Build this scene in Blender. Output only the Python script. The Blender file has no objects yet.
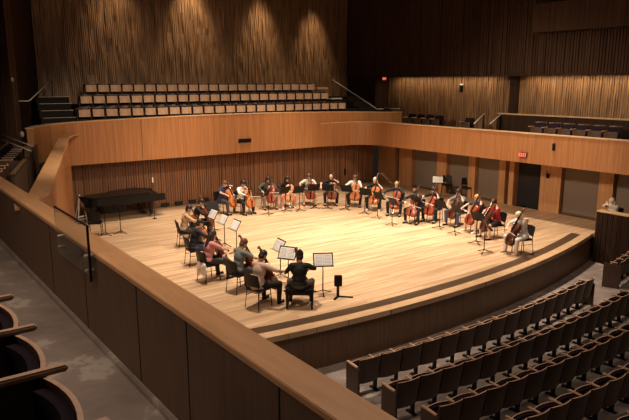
import bpy, bmesh, math, random
from mathutils import Vector, Matrix, Euler, noise
random.seed(7)
PI = math.pi
C = bpy.context.scene.collection
V = Vector

# ---------------------------------------------------------------- camera model (hall axes: X across, Y to the back wall)
FPX, YAW, PITCH, EYE = 620.0, math.radians(36.5), math.atan(128 / 620), 5.2
RGT = V((math.cos(YAW), -math.sin(YAW), 0)); FH = V((math.sin(YAW), math.cos(YAW), 0)); ZUP = V((0, 0, 1))
FWD = FH * math.cos(PITCH) - ZUP * math.sin(PITCH); UPV = FH * math.sin(PITCH) + ZUP * math.cos(PITCH)
def at(x, y, z=0.0):
    d = FWD + RGT * (x - 314.5) / FPX - UPV * (y - 210) / FPX
    t = (z - EYE) / d.z
    return V((d.x * t, d.y * t, z))
def in_view(p, m=40):
    v = V(p) - V((0, 0, EYE)); f = v.dot(FWD)
    if f < .3: return False
    x = 314.5 + FPX * v.dot(RGT) / f; y = 210 - FPX * v.dot(UPV) / f
    return -m < x < 629 + m and -m < y < 420 + m

# ---------------------------------------------------------------- materials
def nodes(name):
    m = bpy.data.materials.new(name); m.use_nodes = True
    nt = m.node_tree; b = nt.nodes['Principled BSDF']
    return m, nt, b
def N(nt, t, **kw):
    n = nt.nodes.new(t)
    for k, v in kw.items(): setattr(n, k, v)
    return n
def plain(name, col, rough=.5, var=.12, scale=30, metal=0, spec=.5, sheen=0):
    m, nt, b = nodes(name)
    tc = N(nt, 'ShaderNodeTexCoord'); no = N(nt, 'ShaderNodeTexNoise'); no.inputs['Scale'].default_value = scale
    nt.links.new(tc.outputs['Object'], no.inputs['Vector'])
    mx = N(nt, 'ShaderNodeMixRGB'); mx.inputs[1].default_value = (*[c * (1 - var) for c in col], 1); mx.inputs[2].default_value = (*[min(1, c * (1 + var)) for c in col], 1)
    nt.links.new(no.outputs['Fac'], mx.inputs[0]); nt.links.new(mx.outputs[0], b.inputs['Base Color'])
    b.inputs['Roughness'].default_value = rough; b.inputs['Metallic'].default_value = metal
    b.inputs['Specular IOR Level'].default_value = spec
    if sheen: b.inputs['Sheen Weight'].default_value = sheen
    return m
def wood(name, c1, c2, scale=(20, 20, .6), rough=.45, stripes=None, spec=.4, bump=.0):
    m, nt, b = nodes(name)
    tc = N(nt, 'ShaderNodeTexCoord'); mp = N(nt, 'ShaderNodeMapping'); mp.inputs['Scale'].default_value = scale
    no = N(nt, 'ShaderNodeTexNoise'); no.inputs['Scale'].default_value = 1; no.inputs['Detail'].default_value = 5; no.inputs['Roughness'].default_value = .6
    nt.links.new(tc.outputs['Object'], mp.inputs['Vector']); nt.links.new(mp.outputs[0], no.inputs['Vector'])
    cr = N(nt, 'ShaderNodeValToRGB'); cr.color_ramp.elements[0].position = .32; cr.color_ramp.elements[1].position = .68
    cr.color_ramp.elements[0].color = (*c1, 1); cr.color_ramp.elements[1].color = (*c2, 1)
    nt.links.new(no.outputs['Fac'], cr.inputs[0])
    nt.links.new(cr.outputs[0], b.inputs['Base Color'])
    b.inputs['Roughness'].default_value = rough; b.inputs['Specular IOR Level'].default_value = spec
    if bump:
        bp = N(nt, 'ShaderNodeBump'); bp.inputs['Strength'].default_value = bump; bp.inputs['Distance'].default_value = .01
        nt.links.new(no.outputs['Fac'], bp.inputs['Height']); nt.links.new(bp.outputs[0], b.inputs['Normal'])
    return m
def glow(name, col, e):
    m, nt, b = nodes(name)
    b.inputs['Base Color'].default_value = (*col, 1); b.inputs['Emission Color'].default_value = (*col, 1); b.inputs['Emission Strength'].default_value = e
    return m
def planks():
    m, nt, b = nodes('maple_strip_floor')
    tc = N(nt, 'ShaderNodeTexCoord'); br = N(nt, 'ShaderNodeTexBrick')
    br.inputs['Scale'].default_value = 1; br.inputs['Brick Width'].default_value = 1.9; br.inputs['Row Height'].default_value = .085
    br.inputs['Mortar Size'].default_value = .0012; br.offset = .37; br.offset_frequency = 3
    br.inputs['Color1'].default_value = (.65, .475, .315, 1); br.inputs['Color2'].default_value = (.50, .335, .20, 1); br.inputs['Mortar'].default_value = (.26, .15, .08, 1)
    nt.links.new(tc.outputs['Object'], br.inputs['Vector'])
    mp = N(nt, 'ShaderNodeMapping'); mp.inputs['Scale'].default_value = (.5, 6, 1)
    no = N(nt, 'ShaderNodeTexNoise'); no.inputs['Scale'].default_value = 1; no.inputs['Detail'].default_value = 4
    nt.links.new(tc.outputs['Object'], mp.inputs['Vector']); nt.links.new(mp.outputs[0], no.inputs['Vector'])
    cr = N(nt, 'ShaderNodeValToRGB'); cr.color_ramp.elements[0].position = .35; cr.color_ramp.elements[1].position = .65
    cr.color_ramp.elements[0].color = (.74, .68, .6, 1); cr.color_ramp.elements[1].color = (1.08, 1.05, 1.0, 1)
    nt.links.new(no.outputs['Fac'], cr.inputs[0])
    mx = N(nt, 'ShaderNodeMixRGB', blend_type='MULTIPLY'); mx.inputs[0].default_value = 1
    nt.links.new(br.outputs['Color'], mx.inputs[1]); nt.links.new(cr.outputs[0], mx.inputs[2]); nt.links.new(mx.outputs[0], b.inputs['Base Color'])
    b.inputs['Roughness'].default_value = .42; b.inputs['Specular IOR Level'].default_value = .35
    return m
def concrete():
    m, nt, b = nodes('worn_concrete')
    tc = N(nt, 'ShaderNodeTexCoord'); no = N(nt, 'ShaderNodeTexNoise'); no.inputs['Scale'].default_value = 1.6; no.inputs['Detail'].default_value = 8; no.inputs['Roughness'].default_value = .65
    nt.links.new(tc.outputs['Object'], no.inputs['Vector'])
    cr = N(nt, 'ShaderNodeValToRGB'); e = cr.color_ramp.elements
    e[0].position = .3; e[0].color = (.16, .12, .10, 1); e[1].position = .55; e[1].color = (.26, .205, .17, 1)
    x = e.new(.585); x.color = (.27, .215, .18, 1); x = e.new(.62); x.color = (.40, .34, .29, 1)
    nt.links.new(no.outputs['Fac'], cr.inputs[0]); nt.links.new(cr.outputs[0], b.inputs['Base Color'])
    b.inputs['Roughness'].default_value = .6
    return m
M = {}
M['floor'] = planks(); M['concrete'] = concrete()
M['fascia'] = wood('walnut_veneer', (.30, .12, .043), (.46, .205, .08), (26, 26, .5), .42)
M['fascia_dark'] = wood('brown_fibre_panel', (.10, .053, .031), (.145, .08, .046), (40, 40, 2), .6)
M['apron'] = wood('dark_oak_front', (.10, .053, .028), (.155, .083, .043), (22, 22, .6), .5)
M['coping'] = wood('oak_rail', (.47, .245, .112), (.60, .33, .16), (9, 1.2, 9), .38)
M['coping2'] = wood('light_oak_edge', (.50, .31, .17), (.62, .41, .23), (3, 3, 9), .4)
M['walnut_strip'] = wood('walnut_strip', (.055, .03, .014), (.09, .05, .024), (1, 9, 9), .45)
M['slat'] = wood('brown_slat', (.125, .066, .032), (.32, .18, .09), (9, 9, .7), .5)
M['slat_low'] = wood('red_brown_slat', (.15, .065, .032), (.27, .125, .062), (9, 9, .4), .5)
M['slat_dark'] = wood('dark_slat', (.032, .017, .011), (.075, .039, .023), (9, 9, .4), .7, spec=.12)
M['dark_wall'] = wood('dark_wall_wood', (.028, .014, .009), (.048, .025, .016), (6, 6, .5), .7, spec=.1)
M['pillar'] = wood('pillar_oak', (.42, .21, .09), (.58, .31, .14), (14, 14, .5), .45)
M['panel'] = plain('grey_fabric_panel', (.20, .155, .12), .85, .15, 60)
M['void'] = plain('near_black', (.012, .010, .010), .8, .1, 3)
M['tier'] = plain('dark_carpet_tier', (.022, .016, .014), .9, .2, 20, spec=.1)
M['seat_wood'] = wood('seat_plywood', (.56, .32, .19), (.76, .47, .30), (8, 8, 3), .4)
M['seat_dark'] = wood('dark_stained_seat_shell', (.060, .033, .022), (.095, .050, .032), (8, 8, 3), .42)
M['seat_edge'] = wood('seat_edge_ply', (.52, .31, .19), (.66, .42, .27), (9, 9, 9), .4)
M['plum'] = plain('plum_cloth', (.020, .011, .017), .95, .3, 60, spec=.1)
M['black'] = plain('black_paint', (.006, .0055, .0055), .5, .2, 10, spec=.2)
M['blackpad'] = plain('black_vinyl', (.008, .007, .0075), .5, .2, 10, spec=.25)
M['piano'] = plain('black_lacquer', (.006, .0055, .0055), .3, .1, 5, spec=.25)
M['ivory'] = plain('ivory_keys', (.75, .7, .6), .3, .05)
M['paper'] = plain('white_paper', (.82, .80, .75), .7, .03)
M['ink'] = plain('printed_notes', (.06, .06, .06), .8, .1)
M['steel'] = plain('brushed_steel', (.55, .52, .48), .3, .08, 30, metal=1)
M['rail'] = plain('pale_rail_paint', (.62, .54, .46), .35, .06)
M['white'] = plain('white_enamel', (.7, .68, .63), .4, .05)
M['eye'] = plain('dark_eye', (.02, .015, .012), .2, .1)
M['lip'] = plain('lip', (.40, .14, .11), .5, .1)
M['red_glow'] = glow('red_exit_letters', (1, .16, .11), 1.6)
M['sign_body'] = plain('exit_sign_plate', (.17, .05, .03), .4, .1)
M['lamp'] = glow('small_lamp', (1, .72, .45), 1.2)
gm, gnt, gb = nodes('clear_glass'); gb.inputs['Transmission Weight'].default_value = 1; gb.inputs['Roughness'].default_value = .02; gb.inputs['IOR'].default_value = 1.12; gb.inputs['Base Color'].default_value = (.82, .84, .8, 1)
M['glass'] = gm
for k, c in dict(light=(.56, .33, .22), fair=(.66, .42, .30), tan=(.43, .24, .15)).items(): M['skin_' + k] = plain('skin_' + k, c, .5, .06, 20)
for k, c in dict(black=(.012, .009, .008), dark=(.03, .016, .010), brown=(.075, .034, .016), auburn=(.14, .06, .025), blond=(.46, .27, .11), pale=(.70, .56, .38)).items(): M['hair_' + k] = plain('hair_' + k, c, .5, .3, 60)
for k, c in dict(black=(.007, .0065, .007), navy=(.022, .03, .085), white=(.72, .67, .61), grey=(.15, .15, .15), sage=(.15, .17, .15), red=(.42, .025, .04), pink=(.62, .25, .23), beige=(.55, .39, .29), tan=(.44, .29, .17), charcoal=(.045, .04, .042), khaki=(.20, .15, .12), green=(.05, .07, .055), mint=(.50, .56, .45), denim=(.05, .065, .11), brown=(.09, .06, .045), blue=(.36, .4, .52)).items(): M['cloth_' + k] = plain('cloth_' + k, c, .85, .18, 25)
for k, c in dict(red=(.25, .05, .02), orange=(.48, .15, .045), brown=(.17, .05, .02), dark=(.085, .026, .013), amber=(.55, .22, .075)).items(): M['varnish_' + k] = wood('varnish_' + k, tuple(x * .75 for x in c), tuple(min(1, x * 1.2) for x in c), (40, 40, 3), .25)

# ---------------------------------------------------------------- mesh builder
class B:
    def __init__(s): s.bm = bmesh.new(); s.mi = 0
    def _tag(s, n0):
        s.bm.faces.ensure_lookup_table()
        for f in s.bm.faces[n0:]: f.material_index = s.mi
    def box(s, c, d, rot=None, bev=0):
        n0 = len(s.bm.faces)
        mat = Matrix.Translation(V(c)) @ (rot.to_4x4() if rot else Matrix.Identity(4)) @ Matrix.Diagonal((*d, 1))
        r = bmesh.ops.create_cube(s.bm, size=1, matrix=mat)
        if bev: bmesh.ops.bevel(s.bm, geom=list({e for v in r['verts'] for e in v.link_edges}), offset=bev, segments=2, affect='EDGES')
        s._tag(n0); return s
    def beam(s, p, q, w, h, bev=0):
        p, q = V(p), V(q); d = q - p; L = d.length
        return s.box((p + q) / 2, (w, h, L), d.to_track_quat('Z', 'Y').to_matrix(), bev)
    def ell(s, c, r, rot=None, u=14, v=10):
        n0 = len(s.bm.faces)
        mat = Matrix.Translation(V(c)) @ (rot.to_4x4() if rot else Matrix.Identity(4)) @ Matrix.Diagonal((*r, 1))
        bmesh.ops.create_uvsphere(s.bm, u_segments=u, v_segments=v, radius=1, matrix=mat); s._tag(n0); return s
    def cap(s, a, b, ra, rb, seg=10):
        a, b = V(a), V(b); d = (b - a)
        if d.length < 1e-5: return s.ell(a, (ra,) * 3)
        q = d.to_track_quat('Z', 'Y').to_matrix(); n0 = len(s.bm.faces); rings = []
        prof = [(a, ra, t) for t in (-60, -30, 0)] + [(b, rb, t) for t in (0, 30, 60)]
        for o, r, t in prof:
            t = math.radians(t)
            rings.append([s.bm.verts.new(o + q @ V((r * math.cos(t) * math.cos(2 * PI * k / seg), r * math.cos(t) * math.sin(2 * PI * k / seg), r * math.sin(t)))) for k in range(seg)])
        v0 = s.bm.verts.new(a + q @ V((0, 0, -ra))); v1 = s.bm.verts.new(b + q @ V((0, 0, rb)))
        for i in range(len(rings) - 1):
            for k in range(seg): s.bm.faces.new((rings[i][k], rings[i][(k + 1) % seg], rings[i + 1][(k + 1) % seg], rings[i + 1][k]))
        for k in range(seg):
            s.bm.faces.new((v0, rings[0][(k + 1) % seg], rings[0][k])); s.bm.faces.new((v1, rings[-1][k], rings[-1][(k + 1) % seg]))
        s._tag(n0); return s
    def tube(s, pts, r, seg=8):
        pts = [V(p) for p in pts]; n0 = len(s.bm.faces); rings = []
        for i, p in enumerate(pts):
            d = (pts[min(i + 1, len(pts) - 1)] - pts[max(i - 1, 0)]).normalized(); q = d.to_track_quat('Z', 'Y').to_matrix()
            rr = r[i] if isinstance(r, (list, tuple)) else r
            rings.append([s.bm.verts.new(p + q @ V((rr * math.cos(2 * PI * k / seg), rr * math.sin(2 * PI * k / seg), 0))) for k in range(seg)])
        for i in range(len(rings) - 1):
            for k in range(seg): s.bm.faces.new((rings[i][k], rings[i][(k + 1) % seg], rings[i + 1][(k + 1) % seg], rings[i + 1][k]))
        s.bm.faces.new(rings[0][::-1]); s.bm.faces.new(rings[-1]); s._tag(n0); return s
    def loft(s, loops, closed=True, caps=True):
        n0 = len(s.bm.faces); R = [[s.bm.verts.new(V(p)) for p in l] for l in loops]; n = len(R[0])
        for i in range(len(R) - 1):
            for k in range(n if closed else n - 1): s.bm.faces.new((R[i][k], R[i][(k + 1) % n], R[i + 1][(k + 1) % n], R[i + 1][k]))
        if caps: s.bm.faces.new(R[0][::-1]); s.bm.faces.new(R[-1])
        s._tag(n0); return s
    def prism(s, poly, z0, z1):
        return s.loft([[(p[0], p[1], z0) for p in poly], [(p[0], p[1], z1) for p in poly]])
    def band(s, path, z0, z1, th):
        """solid wall along an XY path, thickness th to the left-hand side; z0,z1 numbers or lists"""
        n = len(path); loops = []
        for i, p in enumerate(path):
            a, b = V(path[max(i - 1, 0)]).to_2d(), V(path[min(i + 1, n - 1)]).to_2d(); d = (b - a).normalized(); nn = V((-d.y, d.x))
            q = V(p).to_2d() + nn * th; lo = z0[i] if isinstance(z0, list) else z0; hi = z1[i] if isinstance(z1, list) else z1
            loops.append([(p[0], p[1], lo), (p[0], p[1], hi), (q.x, q.y, hi), (q.x, q.y, lo)])
        return s.loft(loops)
    def build(s, name, mat, parent=None, smooth=False, loc=None, rotz=0):
        bmesh.ops.recalc_face_normals(s.bm, faces=s.bm.faces)
        me = bpy.data.meshes.new(name); s.bm.to_mesh(me); s.bm.free()
        for m in (mat if isinstance(mat, (list, tuple)) else [mat]): me.materials.append(M[m] if isinstance(m, str) else m)
        return link(name, me, parent, smooth, loc, rotz)
def link(name, me, parent=None, smooth=False, loc=None, rotz=0):
    o = bpy.data.objects.new(name, me); C.objects.link(o)
    if parent: o.parent = parent
    if smooth: me.polygons.foreach_set('use_smooth', [True] * len(me.polygons))
    if loc is not None: o.location = loc; o.rotation_euler = (0, 0, rotz)
    return o
def tag(o, label, cat, group=None):
    o['label'] = label; o['category'] = cat
    if group: o['group'] = group
    return o
def thing(name, label, cat, loc=(0, 0, 0), rotz=0, group=None):
    o = bpy.data.objects.new(name, None); C.objects.link(o); o.empty_display_size = .1
    o.location = loc; o.rotation_euler = (0, 0, rotz); return tag(o, label, cat, group)
def struct(b, name, mat, smooth=False):
    o = b.build(name, mat, None, smooth); o['kind'] = 'structure'; return o
def kids(o): return [c for c in bpy.data.objects if c.parent == o]
TREE = {}
def dup(root, loc, rotz, label, group=None):
    if root.name not in TREE: TREE[root.name] = [(c, kids(c)) for c in kids(root)]
    r = root.copy(); C.objects.link(r); r.location = loc; r.rotation_euler = (0, 0, rotz); r['label'] = label
    if group: r['group'] = group
    for ch, gs in TREE[root.name]:
        c = ch.copy(); C.objects.link(c); c.parent = r
        for g in gs:
            d = g.copy(); C.objects.link(d); d.parent = c
    return r
class Proto:
    """first use moves the prototype itself, later uses copy it"""
    def __init__(s, root): s.root = root; s.used = False
    def put(s, loc, rotz, label, group=None):
        if not s.used:
            s.used = True; TREE[s.root.name] = [(c, kids(c)) for c in kids(s.root)]
            s.root.location = loc; s.root.rotation_euler = (0, 0, rotz); s.root['label'] = label
            if group: s.root['group'] = group
            return s.root
        return dup(s.root, loc, rotz, label, group)
def parts_of(r): return {c.name.split('.')[0]: c for c in r.children}
ORD = 'first second third fourth fifth sixth seventh eighth ninth tenth eleventh twelfth thirteenth fourteenth fifteenth sixteenth seventeenth eighteenth nineteenth twentieth twenty-first twenty-second twenty-third twenty-fourth twenty-fifth twenty-sixth'.split()
def face(d): return math.atan2(d[0], -d[1])          # rotation that turns local -Y towards d

# ================================================================= THE SETTING
CX, CY = 11.3, 43.0
def arc(R, x0, x1, n=48): return [(x0 + (x1 - x0) * i / n, CY - math.sqrt(R * R - (x0 + (x1 - x0) * i / n - CX) ** 2)) for i in range(n + 1)]
RS = 33.1
edge = arc(RS, 2.0, 20.45)
struct(B().prism(edge + [(20.45, 10.2), (22.45, 10.2), (22.45, 24.6), (2.0, 24.6)], -.12, 0), 'floor', 'floor')
outer = arc(RS, 2.0, 20.44); inner = arc(RS - .28, 2.0, 20.44)
struct(B().prism(outer + inner[::-1], .0, .006), 'trim_1', 'coping2')
o2 = arc(RS - .28, 2.0, 19.9); i2 = arc(RS - .62, 2.0, 19.9)
struct(B().prism(o2 + i2[::-1], .0, .004), 'trim_2', 'walnut_strip')
struct(B().band(arc(RS - .06, 2.0, 20.5), -1.2, -.12, .2), 'wall_stage_front', 'apron')
# house floor: flat by the stage, then a gentle ramp
b = B(); ZH = -1.0
def house_z(R): return ZH + max(0, R - 34.1) * .055
loops = []
for R in (30.0, 34.1, 36, 38, 40, 42, 44): loops.append([(x, CY - math.sqrt(R * R - (x - CX) ** 2), house_z(R)) for x in [2 + 22 * k / 24 for k in range(25)]])
b.loft(loops, closed=False, caps=False)
struct(b, 'floor_house', 'concrete')
struct(B().box((1.0, 4, -.3), (2.2, 14, 3)), 'wall_left_base', 'apron')
# wall and slats under the balconies
def ribs(name, p, q, z0, z1, pitch, dmin, dmax, mat, rows=1, seed=1, side=1):
    rnd = random.Random(seed); p, q = V(p), V(q); L = (q - p).length; d = (q - p) / L; nrm = V((-d.y, d.x, 0)) * side
    n = int(L / pitch); b = B(); nz = rows + 1
    cols = []
    for i in range(n):
        base = rnd.uniform(dmin, dmax)
        for a in (i * L / n, i * L / n + L / n * .72):
            cols.append((a, [base if rows == 1 else dmin + (dmax - dmin) * min(1, max(0, .5 + 1.1 * noise.noise(V((i * .55 + seed * 9, j * .33, seed))) + .5 * noise.noise(V((i * 3.1, j * .6, seed + 5))))) for j in range(nz)]))
        for a in (i * L / n + L / n * .74, (i + 1) * L / n - .002):
            cols.append((a, [0.0] * nz))
    loops = []
    for a, ds in cols:
        loops.append([tuple(p.to_3d() + d.to_3d() * a + nrm * ds[j] + V((0, 0, z0 + (z1 - z0) * j / rows))) for j in range(nz)])
    b.loft(loops, closed=False, caps=False)
    return struct(b, name, mat)
ribs('wall_back', (5.9, 24.5), (22.0, 24.5), -.02, 2.3, .105, .015, .07, 'slat_low', 1, 3, -1)
struct(B().box((14.2, 24.47, .06), (15.6, .06, .12)), 'baseboard_back', 'apron')
# right wall: oak pillars between grey panels and one dark doorway
struct(B().box((23.0, 16, .9), (.3, 20, 3.4)), 'wall_right', 'panel')
pil = [(22.05, 22.95), (19.75, 20.35), (18.05, 18.42), (16.42, 16.75), (15.98, 16.22), (13.78, 14.70), (11.65, 12.2), (8.9, 9.7)]
for k, (a, c) in enumerate(pil): struct(B().box((22.62, (a + c) / 2, 1.1), (.46, c - a, 2.24)), 'trim_%d' % (10 + k), 'pillar')
for k, (a, c) in enumerate([(20.35, 22.05), (18.42, 19.75), (16.75, 18.05), (12.2, 13.78), (9.7, 11.65)]):
    o = thing('acoustic_panel', ['far corner grey fabric wall panel behind the black-clad cellists', 'grey fabric wall panel behind the two spare black chairs', 'grey fabric wall panel just left of the dark doorway', 'grey fabric wall panel just right of the dark doorway', 'grey fabric wall panel behind the person leaning on the ledge'][k], 'wall panel', (22.62, (a + c) / 2, 0), 0, 'grey wall panels beside the stage')
    B().box((0, 0, 1.13), (.1, c - a - .1, 2.1), bev=.01).build('fabric_panel', 'panel', o)
    B().box((0, 0, .04), (.14, c - a, .08)).build('bottom_rail', 'apron', o)
    B().box((-.02, -(c - a) / 2 + .03, 1.13), (.16, .05, 2.1)).build('shadow_gap', 'black', o)
b = B(); b.box((24.0, 15.2, 1.0), (.1, 2.2, 2.4)); b.box((23.4, 14.67, 1.0), (1.2, .06, 2.4)); b.box((23.4, 16.05, 1.0), (1.2, .06, 2.4)); struct(b, 'wall_corridor', 'void')
bpy.data.objects['wall_right'].data.clear_geometry()
b = B(); b.box((23.0, 19.9, .9), (.3, 7.8, 3.4)); b.box((23.0, 10.2, .9), (.3, 9.0, 3.4)); b.box((23.0, 15.3, 2.5), (.3, 1.6, .6)); 
bmesh.ops.recalc_face_normals(b.bm, faces=b.bm.faces); b.bm.to_mesh(bpy.data.objects['wall_right'].data); b.bm.free()
d = B().box((22.75, 15.34, 1.05), (.06, 1.28, 2.1)).build('door_1', 'void'); d['kind'] = 'structure'
B().box((22.70, 14.85, 1.0), (.04, .03, .3)).build('door_handle', 'black', d)
struct(B().box((22.62, 23.88, 1.1), (.46, 1.24, 2.24)), 'trim_30', 'pillar')
struct(B().box((22.75, 23.1, 1.1), (.2, .3, 2.24)), 'trim_31', 'void')  # near-black block: shade of the gap between pillars put into colour
# balcony fascia ring: back, rounded corner, right
corner = [(19.25 + 1.2 * math.sin(math.radians(t)), 22.2 + 1.2 * math.cos(math.radians(t))) for t in range(0, 91, 9)]
rear = [(6.2 + (19.25 - 6.2) * k / 20, 23.4) for k in range(21)]
def zr(x): return 3.66 + .19 * max(0, 1 - ((x - 13.2) / 9.2) ** 2)
path = [(4.75, 21.9), (5.1, 22.6), (5.6, 23.15)] + rear + [(20.6, 23.4), (22.0, 23.4), (22.95, 23.4)]
zz = [zr(p[0]) for p in path]
struct(B().band(path, [2.2] * len(path), zz, .22), 'wall_balcony_back', 'fascia')
b = B(); b.band([(x, y - .02) for x, y in path], zz, [z + .035 for z in zz], .27); struct(b, 'trim_3', 'coping2')
rp = corner[1:] + [(20.45, 20 - k) for k in range(0, 15)]
b = B(); b.band([(18.4, 23.37), (19.25, 23.37)] + [(x - .0, y - .02) for x, y in rp], 2.18, 3.28, .24); struct(b, 'wall_balcony_right', 'fascia')
b = B(); b.band([(17.6, 23.365), (18.4, 23.345), (19.25, 23.33)] + [(x - .03, y - .03) for x, y in rp], 3.28, 3.315, .3); struct(b, 'trim_4', 'coping2')
struct(B().prism([(5.5, 23.5), (22.0, 23.5), (22.0, 24.6), (5.5, 24.6)], 2.2, 2.3), 'ceiling_back', 'fascia')
struct(B().prism([(20.6, 5), (23.0, 5), (23.0, 24.6), (20.6, 24.6)], 2.22, 2.3), 'ceiling_right', 'fascia')
struct(B().prism([(20.6, 5), (24.2, 5), (24.2, 24.4), (20.6, 23.5)], 2.7, 2.8), 'floor_balcony_right', 'tier')
# left splayed wall with its rail
LA, LB = V((2.58, 11.2)), V((5.95, 22.3))
b = B(); b.band([(2.12, 9.6), (2.2, 10.5), tuple(LA), tuple(LB), (6.1, 23.0), (6.15, 24.55)], -.1, 3.3, .22); struct(b, 'wall_left_splay', 'fascia')
b = B(); b.band([(2.14, 10.0), (2.24, 10.6), (LA.x + .02, LA.y), (LB.x + .02, LB.y), (6.3, 23.0), (6.6, 23.34)], 3.3, 3.345, .33); struct(b, 'trim_5', 'coping')
# choir tiers
TZ = [3.36, 3.84, 4.28]; TY = [24.75, 25.75, 26.75]
for k in range(3): struct(B().prism([(6.85 + .35 * k, TY[k] - .42), (22.0, TY[k] - .42), (22.0, 28), (6.85 + .35 * k, 28)], 2.5 if k == 0 else TZ[k - 1] - .05, TZ[k]), 'floor_choir' + ['', '_middle', '_top'][k], 'tier')
struct(B().prism([(4.5, 23.6), (24.2, 23.6), (24.2, 28), (4.5, 28)], 2.4, 2.75), 'floor_choir_base', 'tier')
for k in range(5):      # stair nosings at both ends
    z = 3.62 + k * .25; y = 24.4 + k * .45
    struct(B().box((6.25 + .06 * k, (y + 28) / 2, z - .16), (1.25, 28 - y, .3)), 'floor_stair_left' + '_low _second _third _fourth _top'.split()[k], 'tier')
    struct(B().box((6.3 + .06 * k, y - .01, z + .005), (1.2, .04, .015)), 'trim_%d' % (40 + k), 'rail')
    struct(B().box((22.3, (y + 28) / 2, z - .35), (1.3, 28 - y, .3)), 'floor_stair_right' + '_low _second _third _fourth _top'.split()[k], 'tier')
struct(B().box((20.2, 26.75, 4.28 + .60), (.7, .4, .10)), 'trim_6', 'seat_wood')
struct(B().box((20.35, 25.75, 3.84 + .52), (.7, .4, .06)), 'trim_81', 'rail')
# upper walls
ribs('wall_back_upper', (6.4, 28.0), (23.1, 28.0), 3.9, 13.5, .08, .0, .09, 'slat', 30, 11, -1)
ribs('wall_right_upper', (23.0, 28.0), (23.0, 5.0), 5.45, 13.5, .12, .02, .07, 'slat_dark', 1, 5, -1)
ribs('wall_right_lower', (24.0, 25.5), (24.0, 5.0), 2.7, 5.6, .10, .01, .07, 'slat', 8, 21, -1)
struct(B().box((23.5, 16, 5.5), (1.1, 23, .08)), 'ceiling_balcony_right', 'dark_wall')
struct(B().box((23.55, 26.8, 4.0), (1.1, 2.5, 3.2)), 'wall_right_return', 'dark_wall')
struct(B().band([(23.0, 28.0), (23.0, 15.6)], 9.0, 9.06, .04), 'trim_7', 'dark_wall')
b = B(); b.box((22.75, 10.3, 7.7), (.5, 10.6, 1.1)); struct(b, 'wall_right_gallery', 'slat_dark')
struct(B().box((23.9, 17.3, 4.1), (.3, .35, 2.8)), 'trim_8', 'dark_wall')
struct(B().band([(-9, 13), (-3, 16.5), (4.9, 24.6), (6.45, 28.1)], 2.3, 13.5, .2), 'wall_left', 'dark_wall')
for k, (x, y) in enumerate([(3.6, 22.9), (4.55, 23.95), (1.6, 20.9)]): struct(B().box((x, y, 7), (.35, .35, 9), Matrix.Rotation(math.radians(45), 3, 'Z')), 'trim_%d' % (50 + k), 'slat_dark')
struct(B().prism([(-9, 14.1), (2.1, 14.1), (2.6, 11.5), (5.6, 21.6), (6, 23.3), (6.4, 28), (-9, 28)], 2.35, 2.5), 'floor_left_tier', 'tier')
# near parapet, walkway and camera tier
struct(B().box((2.0, 4.25, 2.9), (.24, 19.55, 1.02)), 'wall_parapet', 'fascia_dark')
struct(B().box((2.005, 4.25, 3.425), (.27, 19.6, .05), bev=.006), 'trim_9', 'coping')
for k, y in enumerate((6.85, 5.25, 4.2, 2.9, 1.6, 8.3)): struct(B().box((1.879, y, 2.9), (.006, .012, 1.0)), 'trim_%d' % (60 + k), 'black')
struct(B().box((1.86, 4.25, 2.43), (.05, 19.5, .07), bev=.01), 'baseboard_left', 'concrete')
struct(B().box((-.6, 4.25, 2.3), (4.9, 19.5, .2)), 'floor_walkway', 'concrete')
struct(B().box((-1.6, 2.5, 2.85), (4.1, 16.0, 1.0)), 'floor_near_tier', 'tier')

# ================================================================= SEATS
def curved(b, w, z0, z1, th, bulge, y, lean=0, n=8, edge_mi=None, r=.0):
    """upright panel, curved in plan; bulge>0 bows towards +Y"""
    mi = b.mi; L0 = []; prof = []
    for k in range(n + 1):
        t = -1 + 2 * k / n; yy = y + bulge * (1 - t * t); drop = r * t * t
        prof.append((w / 2 * t, yy, drop))
    def ringp(x, yy, drop):
        za, zb = z0, z1 - drop
        return [(x, yy - th / 2, za), (x, yy - th / 2 + lean, zb), (x, yy + th / 2 + lean, zb), (x, yy + th / 2, za)]
    n0 = len(b.bm.faces); b.loft([ringp(*p) for p in prof])
    if edge_mi is not None:
        b.bm.faces.ensure_lookup_table(); b.bm.normal_update()
        for f in b.bm.faces[n0:]:
            if min(v.co.z for v in f.verts) > (z0 + z1) / 2: f.material_index = edge_mi
def make_seat(kind):
    """fold-up seat facing -Y, seat pan raised; width 0.55 between arm centres"""
    if kind == 'choir': shell, pan, name, cat = 'seat_dark', 'seat_wood', 'choir_seat', 'choir seat'
    else: shell, pan, name, cat = 'seat_dark', 'seat_dark', 'auditorium_seat', 'auditorium seat'
    t = thing(name, 'x', cat)
    ch = kind == 'choir'; W = .52 if ch else .552
    b = B(); curved(b, W - .035, .30 if not ch else .34, .86, .022, .05, .11, .09, edge_mi=1, r=.010); bk = b.build('backrest', [shell, 'seat_edge' if not ch else shell], t)
    b = B(); curved(b, W - .08, .42, .82, .04, .045, .075, .08); b.build('back_cushion', 'plum', bk)
    b = B(); curved(b, W - .085 if ch else W - .05, .52 if ch else .40, .80 if ch else .66, .022, -.045, -.13, .0, edge_mi=1 if not ch else None); sp = b.build('seat_pan', [pan, 'seat_edge'], t)
    b = B(); curved(b, W - .12, .53 if ch else .44, .76 if ch else .63, .05, -.045, -.092, .0); b.build('seat_cushion', 'plum', sp)
    b = B(); b.box((-W / 2, -.05, .66 if ch else .67), (.045, .36, .03), bev=.008); ar = b.build('armrest', 'seat_edge' if not ch else 'seat_dark', t)
    b = B(); b.box((-W / 2, .02, .48), (.03, .20, .35)); b.build('arm_panel', 'seat_dark', ar)
    b = B(); b.box((-W / 2, 0, .15), (.045, .08, .30)); b.box((-W / 2, -.02, .012), (.08, .26, .024)); b.build('pedestal', 'rail' if ch else 'black', t)
    return t
choir = Proto(make_seat('choir')); aud = Proto(make_seat('house'))
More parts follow.
